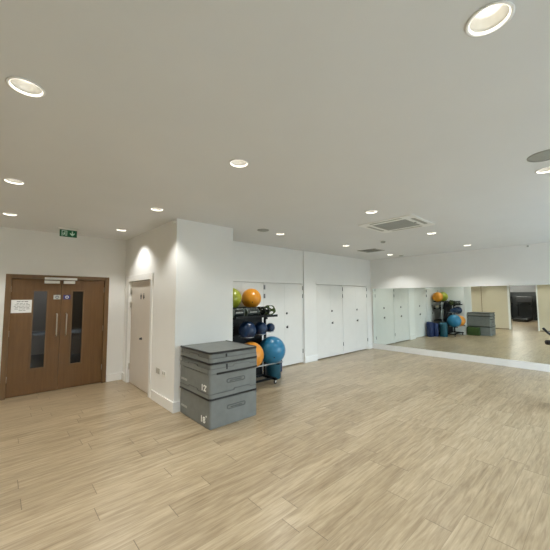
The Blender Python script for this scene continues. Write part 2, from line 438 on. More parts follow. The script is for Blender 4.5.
# ------------------------------------------------------------------ double doors
b = BM()
box(b, DU0, DU0 + .075, VD - .012, VD + .12, 0, DZ, .003); box(b, DU1 - .075, DU1, VD - .012, VD + .12, 0, DZ, .003); box(b, DU0 + .075, DU1 - .075, VD - .012, VD + .12, DZ - .065, DZ, .003)
struct('trim_4', b, 'oakf', 'brown oak frame around the double doors', 'trim')
def entrance_leaf(name, label, u0, u1, g0, g1, hinge_left):
    y0, y1 = VD + .03, VD + .075; z0, z1 = .008, DZ - .069; gz0, gz1 = .43, 1.775
    b = BM(); prism(b, [(u0, z0), (u1, z0), (u1, z1), (u0, z1)], face_mtx((0, y1, 0), (1, 0, 0), (0, 0, 1)), y1 - y0, [[(g0, gz0), (g0, gz1), (g1, gz1), (g1, gz0)]])
    d = struct(name, b, 'oak', label, 'door')
    b = BM()
    for (a, c, e, f) in ((g0 - .012, g0 + .01, gz0 - .012, gz1 + .012), (g1 - .01, g1 + .012, gz0 - .012, gz1 + .012), (g0 + .01, g1 - .01, gz0 - .012, gz0 + .01), (g0 + .01, g1 - .01, gz1 - .01, gz1 + .012)):
        box(b, a, c, y0 - .008, y0 + .01, e, f, .002)
    obj('glazing_bead', b, 'oakf', d)
    b = BM(); box(b, g0, g1, y0 + .018, y0 + .024, gz0, gz1); obj('glass_pane', b, 'glass', d)
    hu = u1 - .055 if hinge_left else u0 + .085
    b = BM(); tube(b, [(hu, y0, .965), (hu, y0 - .045, .972), (hu, y0 - .055, .995), (hu, y0 - .055, 1.33), (hu, y0 - .045, 1.353), (hu, y0, 1.36)], .011)
    obj('pull_handle', b, 'steel', d, True)
    # disc sign beside the glass
    sx = hu - .005 if hinge_left else hu + .0
    b = BM(); box(b, sx - .055, sx + .05, y0 - .004, y0, 1.62, 1.70, .002); s = obj('door_sign', b, 'steel' if hinge_left else 'blue_ink', d)
    b = BM(); prism(b, circle(sx, 1.66, .028), face_mtx((0, y0 - .004, 0), (1, 0, 0), (0, 0, 1)), .001); obj('sign_disc', b, 'ink' if hinge_left else 'white', s)
    if not hinge_left:
        b = BM(); prism(b, circle(sx, 1.66, .014), face_mtx((0, y0 - .0055, 0), (1, 0, 0), (0, 0, 1)), .001); obj('sign_dot', b, 'blue_ink', s)
    else:
        b = BM(); box(b, sx - .016, sx + .016, y0 - .0062, y0 - .0052, 1.653, 1.667); obj('sign_bar', b, 'white', s)
    # hinges
    for z in (.25, 1.0, 1.75):
        b = BM(); hx = u0 - .002 if hinge_left else u1 + .002
        tube(b, [(hx, y0 - .004, z), (hx, y0 - .004, z + .1)], .006, 8); obj('hinge', b, 'steel', d, True)
    # closer body
    b = BM()
    if hinge_left: box(b, .60, .825, y0 - .055, y0, 1.905, 1.955, .004)
    else: box(b, .885, 1.06, y0 - .055, y0, 1.905, 1.955, .004)
    c = obj('door_closer', b, 'white', d); c['label'] = 'white door closer'
    return d
mid = .862
d1 = entrance_leaf('door_1', 'left brown oak door leaf with the white notice', DU0 + .077, mid - .002, .455, .66, True)
d2 = entrance_leaf('door_2', 'right brown oak door leaf with the blue disc sign, no notice', mid + .002, DU1 - .077, 1.03, 1.215, False)
# closer track on the frame head
b = BM(); box(b, .60, 1.09, VD - .03, VD - .012, 1.972, 2.012, .003)
tag(obj('closer_track', b, 'white'), 'white closer track across the head of the brown door frame', 'door closer')
# notice
t = thing('notice', 'white paper notice taped on the left brown door', 'notice', (.31, VD + .028, 1.4))
b = BM(); box(b, .170, .463, VD + .0265, VD + .0285, 1.395, 1.615); obj('sheet', b, 'paper', t)
b = BM()
rows = [(1.585, .012, [.05, .03, .05]), (1.555, .007, [.03, .04, .02, .03]), (1.532, .007, [.05, .03, .04, .05]), (1.508, .007, [.03, .05, .04, .03, .03]), (1.484, .007, [.04, .05, .03, .04]), (1.46, .007, [.05, .02, .05, .05]), (1.433, .007, [.05, .03])]
for z, hgt, ws in rows:
    x = .317 - (sum(ws) + .01 * (len(ws) - 1)) / 2
    for w in ws: box(b, x, x + w, VD + .0258, VD + .0266, z - hgt / 2, z + hgt / 2); x += w + .01
o = obj('printed_lines', b, 'ink', t)

# exit sign, hung from the ceiling in front of the doors
t = thing('exit_sign', 'green exit sign with running figure and down arrow, hung above the brown doors', 'exit sign', (.845, 6.17, H))
b = BM(); box(b, .722, .968, 6.17, 6.185, 2.682, 2.80, .003); obj('sign_panel', b, 'green', t)
b = BM(); box(b, .70, .99, 6.155, 6.20, 2.80, H, .004); obj('housing', b, 'white', t)
F = FRONT((.722, 6.17, 2.682)); F = F @ Matrix.Translation((0, 0, .0)); S = .118
def sp_(pts): return [(x * S, y * S) for x, y in pts]
b = BM()
prism(b, sp_([(.22, .12), (.30, .12), (.30, .80), (.80, .80), (.80, .12), (.88, .12), (.88, .88), (.22, .88)]), F, .0015); obj('doorway_symbol', b, 'glyph', t)
b = BM()
prism(b, [(x + .62 * S, y + .68 * S) for x, y in circle(0, 0, .075 * S, 14)], F, .0015)
prism(b, sp_([(.55, .58), (.66, .58), (.74, .44), (.70, .40), (.62, .48), (.60, .38), (.72, .28), (.70, .12), (.63, .12), (.64, .25), (.52, .33), (.42, .15), (.30, .15), (.30, .22), (.38, .22), (.48, .42), (.50, .50), (.42, .46), (.36, .36), (.31, .40), (.38, .52)]), F, .0015)
obj('running_figure', b, 'glyph', t)
b = BM(); prism(b, sp_([(1.44, .85), (1.44, .48), (1.22, .62), (1.22, .44), (1.51, .16), (1.80, .44), (1.80, .62), (1.58, .48), (1.58, .85)]), F, .0015); obj('down_arrow', b, 'glyph', t)

# ------------------------------------------------------------------ pale single door
b = BM()
A0, A1 = W0 - .04, W1 + .03
box(b, UW - .018, UW + .12, W0 - .04, W0 + .05, 0, WZ + .045, .003); box(b, UW - .018, UW + .12, W1 - .06, W1 + .06, 0, WZ + .045, .003); box(b, UW - .018, UW + .12, W0 + .05, W1 - .06, WZ - .06, WZ + .045, .003)
struct('trim_5', b, 'gloss', 'white architrave around the pale single door', 'trim')
b = BM(); box(b, UW + .035, UW + .08, W0 + .053, W1 - .063, .008, WZ - .064, .002)
d3 = struct('door_3', b, 'door_p', 'pale single door with washroom symbols in the side wall', 'door')
for z in (.25, 1.45, 1.72):
    b = BM(); box(b, UW + .012, UW + .034, W1 - .085, W1 - .062, z, z + .12, .002); obj('hinge', b, 'steel', d3)
b = BM(); lathe(b, [(0, .035), (.018, .035), (.018, .008), (.026, .006), (.026, 0)], (UW + .035, 5.80, .90), (-1, 0, 0), 20); obj('door_knob', b, 'iron', d3, 'auto')
# two standing figures
S2 = SIDE((UW + .035, 5.88, 1.62)) @ Matrix.Diagonal((1.5, 1, 1, 1))
b = BM()
prism(b, circle(0, .092, .012, 14), S2, .002); prism(b, [(-.022, .075), (.022, .075), (.022, .035), (.015, .035), (.015, -.005), (-.015, -.005), (-.015, .035), (-.022, .035)], S2, .002)
obj('man_symbol', b, 'black', d3)
b = BM(); S3 = SIDE((UW + .035, 5.735, 1.62)) @ Matrix.Diagonal((1.5, 1, 1, 1))
prism(b, circle(0, .092, .012, 14), S3, .002); prism(b, [(-.013, .075), (.013, .075), (.030, .02), (.012, .02), (.012, -.005), (-.012, -.005), (-.012, .02), (-.030, .02)], S3, .002)
obj('woman_symbol', b, 'black', d3)

# ------------------------------------------------------------------ cupboard doors
names = ['behind the ball rack, left leaf hidden beside the pillar', 'behind the yellow green and orange balls, right leaf',
         'left leaf of the pair behind the blue ball', 'right leaf with lock, just right of the blue ball',
         'plain left leaf of the middle pair, right of the short baseboard', 'locked right leaf of the middle pair, mid wall',
         'plain left leaf of the pair nearest the mirror', 'locked right leaf at the mirror corner']
k = 0; dn = 4
for i, (a, c, vv) in enumerate(PAIRS):
    m_ = (a + c) / 2
    for side, (p, q) in enumerate(((a + .006, m_ - .0005), (m_ + .0005, c - .006))):
        b = BM(); box(b, p, q, vv + .004, vv + .03, .022, CZ - .012, .0015)
        d = struct('door_%d' % dn, b, 'door_w', 'white cupboard door ' + names[k], 'door'); dn += 1; k += 1
        if side:
            hx = m_ + .07
            b = BM(); lathe(b, [(0, .014), (.024, .014), (.027, .008), (.027, 0)], (hx, vv + .004, 1.255), (0, -1, 0), 20); obj('lock', b, 'iron', d, 'auto')
            b = BM(); lathe(b, [(0, .03), (.014, .03), (.014, .006), (.022, .005), (.022, 0)], (hx, vv + .004, .925), (0, -1, 0), 20); box(b, hx - .008, hx + .012, vv - .034, vv - .024, .90, .965, .003); obj('turn_handle', b, 'iron', d, 'auto')
        hxs = q + .003 if side else p - .003
        for z in ((.25, 1.62, 1.82) if side or i in (0, 1) else ()):
            b = BM(); tube(b, [(hxs, vv - .003, z), (hxs, vv - .003, z + .10)], .008, 8); obj('hinge', b, 'steel' if vv < 0 else 'iron', d, True)
for i, (a, c, vv, lb) in enumerate(((3.10, 5.745, VC, 'thin white trim over the cupboard doors behind the balls'), (6.22, 8.72, VC2, 'thin white trim over the cupboard doors nearest the mirror'))):
    b = BM(); box(b, a, c, vv - .008, vv, CZ + .004, CZ + .05, .002)
    struct('trim_%d' % (6 + i), b, 'gloss', lb, 'trim')

# ------------------------------------------------------------------ sockets, sensors
def socket(v0, v1, z, label, twin):
    t = thing('wall_socket', label, 'socket', (UW, (v0 + v1) / 2, z), 'wall sockets by the white door')
    b = BM(); box(b, UW - .010, UW, v0, v1, z - .042, z + .042, .003); obj('faceplate', b, 'satin' if twin else 'white', t)
    for w in ((v0 * .7 + v1 * .3), (v0 * .3 + v1 * .7)):
        b = BM(); box(b, UW - .013, UW - .0095, w - .012, w + .012, z - .012, z + .03, .001); obj('pin_outlet', b, 'grille', t)
socket(4.83, 4.975, .49, 'metal wall socket, the one nearer the white door', True)
socket(4.59, 4.735, .485, 'pale wall socket, the one nearer the pillar corner', False)

def pir(name, label, c, nrm, cat):
    t = thing(name, label, cat, c)
    a, b_, d = frame_to(nrm); c = Vector(c)
    b = BM(); lathe(b, [(0, .03), (.022, .03), (.028, .02), (.028, 0), (0, 0)], c, nrm, 20); obj('housing', b, 'white', t, 'auto')
    b = BM(); lathe(b, [(0, .052), (.010, .048), (.018, .038), (.02, .03), (0, .03)], c, nrm, 18); obj('lens', b, 'white' if 'pillar' in label else 'grille', t, True)
pir('motion_sensor', 'small white motion sensor high on the pillar corner under the ceiling', (UW, VP + .055, 2.77), (-1, 0, 0), 'sensor')
pir('motion_sensor', 'small grey motion sensor high on the end wall above the mirror', (UM, 1.237, 2.785), (-1, 0, 0), 'sensor')

# ------------------------------------------------------------------ ceiling fittings
def downlight(u, v, label):
    t = thing('downlight', label, 'ceiling light', (u, v, H), 'recessed downlights')
    b = BM(); lathe(b, [(.0745, -.001), (.086, -.002), (.088, -.005), (.082, -.007), (.0745, -.006)], (u, v, H), n=40, close=True); obj('trim_ring', b, 'gloss', t, True)
    b = BM(); lathe(b, [(.0745, -.007), (.0745, .005), (.0715, .005), (.0705, .0), (.072, -.004)], (u, v, H), n=40, close=True); obj('frosted_rim', b, 'rim', t, True)
    b = BM(); lathe(b, [(.0735, .006), (.070, .022), (.058, .052), (.038, .078), (.0395, .078), (.060, .052), (.0715, .022), (.0748, .006)], (u, v, H), n=40, close=True); obj('reflector', b, 'chrome', t, True)
    b = BM(); lathe(b, [(.0, .074), (.034, .075), (.038, .079), (.0, .081)], (u, v, H), n=32); obj('lamp', b, 'lamp', t, True)
    li = bpy.data.lights.new('downlight_bulb', 'SPOT'); li.energy = 39; li.color = (1.0, .99, .93); li.spot_size = radians(116); li.spot_blend = .55; li.shadow_soft_size = .035
    lo = bpy.data.objects.new('bulb', li); COL.objects.link(lo); lo.parent = t; lo.location = (0, 0, .015)
    return t
first = downlight(*LIGHTS[0])
for u, v, lb in LIGHTS[1:]: dup(first, (u, v, H), lb)

# cassette air conditioner
cu, cvv = 4.80, 2.32
t = thing('air_conditioner', 'square white cassette air conditioner set in the ceiling', 'air conditioner', (cu, cvv, H))
Dm = DOWN((cu, cvv, H))
sl = []
for s in (-1, 1):
    sl.append(rrect(-.27, .27, s * .37 - .035, s * .37 + .035, .03)); sl.append(rrect(s * .37 - .035, s * .37 + .035, -.27, .27, .03))
b = BM(); prism(b, rrect(-.45, .45, -.45, .45, .03), Dm, .014, sl + [rrect(-.28, .28, -.28, .28, .02)]); obj('fascia', b, 'white', t)
b = BM(); prism(b, rrect(-.279, .279, -.279, .279, .02), Dm @ Matrix.Translation((0, 0, .002)), .006); g = obj('intake_grille', b, 'slot', t)
b = BM()
for i in range(22):
    y = -.27 + i * .0257; box(b, cu - .272, cu + .272, cvv + y - .006, cvv + y + .008, H - .014, H - .008)
box(b, cu - .006, cu + .006, cvv - .275, cvv + .275, H - .015, H - .008)
obj('grille_slats', b, 'grille', g)
for s in (-1, 1):
    for ax in (0, 1):
        b = BM(); R_ = (-.268, .268, s * .37 - .030, s * .37 + .026) if ax == 0 else (s * .37 - .03, s * .37 + .026, -.268, .268)
        prism(b, rrect(R_[0], R_[1], R_[2], R_[3], .02), Dm @ Matrix.Translation((0, 0, .002)), .008); obj('air_flap', b, 'grille', t)
b = BM(); prism(b, circle(.02, .30, .016, 16), Dm @ Matrix.Translation((0, 0, .014)), .003); obj('status_lamp', b, 'black', t)

# square vent
t = thing('air_vent', 'dark square ceiling vent near the cupboard wall', 'vent', (7.05, 4.10, H))
Dm = DOWN((7.05, 4.10, H)); b = BM(); prism(b, rrect(-.25, .25, -.25, .25, .01), Dm, .008, [rrect(-.20, .20, -.20, .20, .005)]); obj('frame', b, 'grille', t)
b = BM(); prism(b, rrect(-.2, .2, -.2, .2, .005), Dm, .003); obj('backing', b, 'slot', t)
b = BM()
for q in (.17, .12, .07): prism(b, rrect(-q, q, -q, q, .004), Dm @ Matrix.Translation((0, 0, .003)), .012, [rrect(-q + .012, q - .012, -q + .012, q - .012, .003)])
obj('louvre_ring', b, 'speaker', t)

def disc(name, label, cat, u, v, r, h, mat, ring='gloss'):
    t = thing(name, label, cat, (u, v, H))
    b = BM(); lathe(b, [(r, 0), (r, .004), (r * .93, .008), (r * .90, .008), (r * .90, 0)], (u, v, H), (0, 0, -1), 40, close=True); obj('rim', b, ring, t, 'auto')
    b = BM(); lathe(b, [(0, h), (r * .6, h * .95), (r * .88, h * .7), (r * .90, 0), (0, 0)], (u, v, H), (0, 0, -1), 40); obj('grille' if 'speaker' in name else 'cover', b, mat, t, 'auto')
disc('ceiling_speaker', 'large dark round ceiling speaker cut by the right edge', 'speaker', 3.36, .31, .125, .006, 'speaker', 'speaker')
disc('ceiling_speaker', 'small grey round ceiling speaker above the ball rack, right of the pillar', 'speaker', 3.42, 4.08, .105, .006, 'speaker', 'speaker')
disc('smoke_detector', 'small dark smoke detector between air conditioner and square vent', 'smoke detector', 6.03, 3.22, .055, .045, 'speaker', 'white')
disc('smoke_detector', 'flat pale smoke detector by the downlight nearest the mirror corner', 'smoke detector', 8.55, 4.02, .07, .025, 'grille', 'white')

# ================================================================== PLYO BOXES
PX0, PX1, PY0, PY1 = 2.015, 2.775, 3.44, 4.283
def plyo(label, z0, z1, dx, dy, number, tabs, top=False, pipe=(1, 1), mark=True):
    x0, x1, y0, y1 = PX0 + dx, PX1 + dx, PY0 + dy, PY1 + min(dy, 0)
    t = thing('plyometric_box', label, 'plyo box', ((x0 + x1) / 2, (y0 + y1) / 2, z0), 'stack of grey padded boxes')
    b = BM(); pr = rrect(x0, x1, y0, y1, .035, 6)
    prism(b, pr, face_mtx((0, 0, z0), (1, 0, 0), (0, 1, 0)), z1 - z0)
    bmesh.ops.dissolve_limit(b, angle_limit=.01, verts=b.verts[:], edges=b.edges[:])
    es = [e for e in b.edges if len(e.link_faces) == 2 and e.calc_face_angle(0) > 1.0]
    bmesh.ops.bevel(b, geom=es, offset=.010, segments=2, affect='EDGES')
    obj('padded_body', b, 'vinyl', t, 'auto')
    # black piping along the visible top edges
    zz = z1 - .006
    if pipe[0]:
        b = BM(); c = [(x0 + dx * 0 - .002, y1 - .03, zz), (x0 - .002, y0 + .035, zz)]
        arc = [(x0 + .035 - .037 * cos(radians(q)), y0 + .035 - .037 * sin(radians(q)), zz) for q in range(0, 91, 15)]
        tube(b, c[:1] + arc + [(x1 - .03, y0 - .002, zz)] + [(x1 + .002, y0 + .035, zz), (x1 + .002, y1 - .03, zz)], .015, 8); obj('piping', b, 'piping', t, True)
    else:
        b = BM(); tube(b, [(x0 + .10, y0 - .002, zz), (x1 - .01, y0 - .002, zz)], .015, 8); obj('piping', b, 'piping', t, True)
    # closing flap that rises over the box above
    if not top:
        b = BM(); f = z1 + .058
        prism(b, [(x0 + .04, z1), (x1 - .03, z1), (x1 - .03, f), (x0 + .62, f), (x0 + .62, f + .022), (x0 + .36, f + .022), (x0 + .36, f), (x0 + .04, f)] if tabs else [(x0 + .04, z1), (x1 - .03, z1), (x1 - .03, f), (x0 + .04, f)], FRONT((0, y0 - .002, 0)), .007)
        S_ = SIDE((x0 - .002, 0, 0))
        prism(b, [(-y1 + .03, z1), (-y0 - .04, z1), (-y0 - .04, f), (-y0 - .30, f), (-y0 - .30, f + .022), (-y0 - .55, f + .022), (-y0 - .55, f), (-y1 + .03, f)], S_, .007)
        # rounded corner strip joining the two
        pts = [(x0 + .04 - .049 * cos(radians(q)), y0 + .04 - .049 * sin(radians(q))) for q in range(0, 91, 15)]
        inn = [(x0 + .04 - .040 * cos(radians(q)), y0 + .04 - .040 * sin(radians(q))) for q in range(90, -1, -15)]
        prism(b, pts + inn, face_mtx((0, 0, z1), (1, 0, 0), (0, 1, 0)), .058)
        obj('closing_flap', b, 'vinyl', t)
        b = BM(); yy, xx = y0 - .0085, x0 - .0085
        tube(b, [(x1 - .03, yy, f), (x0 + .62, yy, f), (x0 + .62, yy, f + .022), (x0 + .36, yy, f + .022), (x0 + .36, yy, f), (x0 + .04, yy, f)] if tabs else [(x1 - .03, yy, f), (x0 + .04, yy, f)], .0035, 6)
        tube(b, [(xx, y0 + .04, f), (xx, y0 + .30, f), (xx, y0 + .30, f + .022), (xx, y0 + .55, f + .022), (xx, y0 + .55, f), (xx, y1 - .03, f)], .0035, 6)
        tube(b, [(x0 + .04 - .048 * cos(radians(q)), y0 + .04 - .048 * sin(radians(q)), f) for q in range(0, 91, 15)], .0035, 6)
        obj('flap_seam', b, 'vinyl_d', t)
    h = z1 - z0
    # pull tabs and stitched handle
    if h > .2:
        b = BM(); cz = z0 + h * .60; cx = (x0 + x1) / 2 + .02
        prism(b, rrect(cx - .15, cx + .15, cz - .03, cz + .03, .028), FRONT((0, y0 - .0005, 0)), .004, [rrect(cx - .135, cx + .135, cz - .016, cz + .016, .014)])
        prism(b, rrect(cx - .09, cx + .09, cz - .006, cz + .006, .005), FRONT((0, y0 - .0005, 0)), .010)
        obj('grab_handle', b, 'vinyl_d', t)
    else:
        b = BM(); box(b, x0 + .23, x0 + .25, y0 - .008, y0 + .001, z0 + .03, z0 + .10, .002); obj('pull_tab', b, 'piping', t)
    if number:
        b = text_bm(number, .105, SIDE((x0 - .001, y0 + (.17 if number == '18' else .15), z0 + (.088 if number == '18' else .115))) @ Matrix.Diagonal((1.25, 1, 1, 1)), .002, .0035); n_ = obj('printed_number', b, 'mark', t); n_['label'] = 'white printed number ' + number
        b = text_bm('"', .07, SIDE((x0 - .001, y0 + .085, z0 + .125)), .002, .002); obj('inch_mark', b, 'mark', t)
        b = BM(); w0 = y1 - .05
        for w in (.03, .022, .028, .018, .03, .024):
            box(b, x0 - .0015, x0 + .001, w0 - w, w0, z0 + .112, z0 + .142); w0 -= w + .006
        obj('printed_mark', b, 'mark_g', t)
    return t
plyo('grey padded box with white 18 on it, on the floor under the stack', 0, .37, 0, 0, '18', True)
plyo('grey padded box with white 12 on it, second in the stack', .371, .680, -.004, .004, '12', True, pipe=(0, 1))
plyo('thin grey padded box with no number, third up in the stack', .681, .812, .006, 0, None, False)
plyo('thin grey padded slab with flat lid, topmost of the stack', .813, .943, .0, .004, None, False, top=True)
b = BM(); box(b, 2.80, 2.99, 3.80, 4.26, 0, .34, .02, 3)
tag(obj('foam_block', b, 'gblock', at=(2.9, 4.05, 0)), 'dark green foam block beside the grey boxes, seen only in the mirror', 'foam block')

# ================================================================== BALL RACK
RU0, RU1 = 3.06, 3.985
t = thing('storage_rack', 'black two sided equipment rack on casters in the cupboard alcove', 'storage rack', (3.55, 4.75, 0))
for u in (RU0, RU1):
    for v in (4.70, 4.86):
        b = BM(); box(b, u - .02, u + .02, v - .02, v + .02, .10, 1.42, .004); obj('upright', b, 'rail' if u == RU1 and v > 4.8 else 'rack', t)
    b = BM(); box(b, u - .025, u + .025, 4.36, 5.14, .075, .115, .004); obj('foot_bar', b, 'rack', t)
    for v in (4.40, 5.10):
        b = BM(); lathe(b, [(0, -.012), (.033, -.012), (.037, -.006), (.037, .006), (.033, .012), (0, .012)], (u, v, .037), (0, 1, 0), 20); c = obj('caster', b, 'black', t, 'auto')
        b = BM(); box(b, u - .016, u + .016, v - .019, v - .015, .03, .076); box(b, u - .016, u + .016, v + .015, v + .019, .03, .076); box(b, u - .016, u + .016, v - .019, v + .019, .07, .076); obj('caster_fork', b, 'steel', c)
b = BM(); box(b, RU0 + .02, RU1 - .02, 4.765, 4.795, .12, 1.40, .003); obj('back_panel', b, 'rack', t)
b = BM(); box(b, RU0, RU1, 4.45, 4.49, .08, .11); box(b, RU0, RU1, 5.03, 5.07, .08, .11); box(b, RU0, RU1, 4.74, 4.82, .08, .12); obj('base_frame', b, 'rack', t)
# shelves (front and rear) with upturned lips
def shelf(y0, y1, z, u1=RU1 + .035):
    b = BM(); box(b, RU0 - .02, u1, y0, y1, z - .014, z, .003); box(b, RU0 - .02, u1, y0, y0 + .01, z, z + .03, .002); box(b, RU0 - .02, u1, y1 - .01, y1, z, z + .03, .002)
    obj('shelf', b, 'rack', t)
shelf(4.36, 4.66, 1.284); shelf(4.90, 5.18, 1.415); shelf(4.90, 5.18, 1.12); shelf(4.90, 5.18, .62)
for v0, v1, z in ((4.63, 4.70, 1.27), (4.86, 4.93, 1.40), (4.86, 4.93, 1.105), (4.86, 4.93, .605)):
    for u in (RU0, RU1):
        b = BM(); box(b, u - .012, u + .012, v0, v1, z - .06, z); obj('bracket', b, 'rack', t)
# ring holders for the medicine balls, cradle rails for the two big balls
MB = [(3.36, 4.45, 1.05, .158), (3.68, 4.46, 1.055, .125), (3.935, 4.48, 1.057, .089)]
for u, v, z, r in MB:
    rr = r * .72; zz = z - math.sqrt((r + .007) ** 2 - rr ** 2)
    b = BM(); torus(b, (u, v, zz), rr, .007); box(b, u - .012, u + .012, v + rr, 4.70, zz - .005, zz + .005); obj('ball_ring', b, 'rail', t, 'auto')
BU, BO = (3.93, 4.43, .635, .260), (3.405, 4.41, .61, .235)
for s in (-1, 1):
    b = BM(); tube(b, [(RU0 - .05, 4.43 + s * .13, .415), (4.09, 4.43 + s * .13, .415)], .012, 10); obj('cradle_rail', b, 'rail', t, True)
for u in (RU0, RU1):
    b = BM(); box(b, u - .015, u + .015, 4.29, 4.70, .375, .403, .003); obj('cradle_arm', b, 'rack', t)

def ball(name, label, cat, c, r, mat, group, valve=True, rib=False):
    t = thing(name, label, cat, (c[0], c[1], c[2] - r), group)
    b = BM(); prof = []
    n = 40
    for i in range(n + 1):
        a = -pi / 2 + pi * i / n; q = r
        if rib and i % 4 == 0 and 4 < i < n - 4: q = r * .994
        prof.append((max(0, q * cos(a)) if 0 < i < n else 0, q * sin(a)))
    lathe(b, prof, c, (.25, .1, 1), 56); obj('ball_skin', b, mat, t, True)
    if valve:
        d = Vector((-.45, -.75, -.35)).normalized(); b = BM(); lathe(b, [(0, .004), (.010, .003), (.013, 0), (.013, -.004), (0, -.004)], Vector(c) + d * r, d, 14); obj('valve_plug', b, 'black' if rib else mat, t, True)
    return t
zt = 1.415
ball('gym_ball', 'big blue gym ball low on the near side of the rack', 'gym ball', BU[:3], BU[3], 'b_blue', 'gym balls on the rack', rib=True)
ball('gym_ball', 'big yellow orange gym ball half hidden behind the grey boxes', 'gym ball', BO[:3], BO[3], 'b_orange', 'gym balls on the rack', rib=True)
ball('gym_ball', 'orange gym ball on the top shelf of the rack', 'gym ball', (3.905, 5.04, zt + .205), .205, 'b_orange2', 'gym balls on the rack', rib=True)
ball('gym_ball', 'lime green gym ball on the top shelf beside the pillar', 'gym ball', (3.385, 5.02, zt + .208), .208, 'b_green', 'gym balls on the rack', rib=True)
for (u, v, z, r), lb in zip(MB, ('navy medicine ball, the largest of three on the rack, nearest the pillar', 'navy medicine ball in the middle of the three on the rack', 'small navy medicine ball at the outer end of the rack')):
    ball('medicine_ball', lb, 'medicine ball', (u, v, z), r, 'b_navy', 'medicine balls on the rack')

# soft weight bags lying on the shelf
def bag(label, cx, cy, z, ln, r, end):
    t = thing('weight_bag', label, 'weight bag', (cx, cy, z), 'weight bags on the rack')
    c0 = cx - ln / 2
    b = BM(); lathe(b, [(0, 0), (r * .9, .0), (r, .012), (r, ln - .012), (r * .9, ln), (0, ln)], (c0, cy, z + r), (1, 0, 0), 32); obj('bag_body', b, 'bag', t, 'auto')
    for q in (.0, ln):
        b = BM(); torus(b, (c0 + q, cy, z + r), r * .84, .014, (1, 0, 0), 32, 8); obj('end_ring', b, 'bag_end', t, True)
        b = BM(); lathe(b, [(0, -.004), (r * .62, -.004), (r * .62, .004), (0, .004)], (c0 + q, cy, z + r), (1, 0, 0), 24); obj('end_cap', b, end, t, 'auto')
    b = BM(); tube(b, [(cx - .07, cy - r * .7, z + r * 1.68), (cx - .06, cy - r * 1.0, z + r * 1.95), (cx + .06, cy - r * 1.0, z + r * 1.95), (cx + .07, cy - r * .7, z + r * 1.68)], .009, 8); obj('grab_handle', b, 'bag_end', t, True)
    # pale printed strip facing the room
    b = BM(); w0 = cx - .075
    for w in (.024, .02, .03, .02, .026): box(b, w0, w0 + w, cy - r - .0015, cy - r + .004, z + r - .002, z + r + .022); w0 += w + .006
    obj('printed_strip', b, 'mark_g', t)
bag('black weight bag with printed strip on the rack shelf, left of the olive plates', 3.475, 4.50, 1.284, .26, .083, 'bag_end')
bag('black weight bag on the rack shelf, tucked against the pillar', 3.165, 4.50, 1.284, .22, .083, 'bag_end')
bag('black weight bag with tan end, under the orange ball on the rack rear side', 3.85, 5.04, 1.12, .30, .09, 'bag_pale')
bag('black weight bag on the rack rear side, under the lime green ball', 3.35, 5.04, 1.12, .30, .09, 'bag_end')

# rubber weight plates with grip holes, standing on the shelf
def plate(label, u, mat, r, turn):
    cv_ = 4.50
    t = thing('weight_plate', label, 'weight plate', (u, cv_, 1.284), 'weight plates on the rack')
    out = [((r * 1.0 + .010 * cos(3 * a)) * sin(a), (r * .86 - .010 * cos(3 * a)) * cos(a)) for a in [2 * pi * i / 48 for i in range(48)]]
    lo = min(p[1] for p in out); ca, sa = cos(radians(turn)), sin(radians(turn))
    mt = face_mtx((u, cv_, 1.2845 - lo), (sa, ca, 0), (0, 0, 1))
    holes = []; k_ = r / .094
    for a in (30, 150, 270):
        h = []
        for (rad, da) in ((.036, -36), (.033, 0), (.036, 36), (.072, 34), (.076, 12), (.076, -12), (.072, -34)):
            q = radians(a + 60 + da); h.append((k_ * rad * sin(q), k_ * rad * cos(q) * .9))
        holes.append(h)
    b = BM(); prism(b, out, mt, .026, holes); obj('plate_body', b, mat, t, 'auto')
    ax = Vector((ca, -sa, 0))
    b = BM(); lathe(b, [(.022, -.003), (.022, .029), (.014, .029), (.014, -.003)], (u, cv_, 1.2845 - lo), ax, 24, close=True); obj('hub_ring', b, 'steel', t, 'auto')
plate('olive green grip plate at the outer end of the rack shelf', 3.93, 'plate', .118, -34)
plate('dark grip plate just inside the olive green one on the shelf', 3.80, 'bag', .105, -20)
plate('dark grip plate next to the weight bag on the shelf', 3.70, 'bag', .105, -20)

# foam rollers standing on end beside the rack
def roller(label, u, v, r, h, mat):
    t = thing('foam_roller', label, 'foam roller', (u, v, 0), 'foam rollers beside the rack')
    b = BM(); lathe(b, [(0, 0), (r * .95, 0), (r, .012), (r, h - .07), (r * .93, h - .02), (r * .8, h), (0, h)], (u, v, 0), (0, 0, 1), 32); obj('foam_tube', b, mat, t, 'auto')
    b = BM(); lathe(b, [(0, .004), (r * .45, .004), (r * .45, -.004), (0, -.004)], (u, v, h), (0, 0, 1), 24); obj('end_cap', b, 'black', t, 'auto')
roller('teal foam roller standing on end beneath the big blue ball', 4.25, 4.74, .145, .57, 'teal')
roller('blue foam roller standing by the cupboard door, inner one in the mirror', 4.40, 5.00, .12, .55, 'bluef')
roller('blue foam roller standing by the cupboard door, outermost in the mirror', 4.66, 5.11, .13, .60, 'bluef')

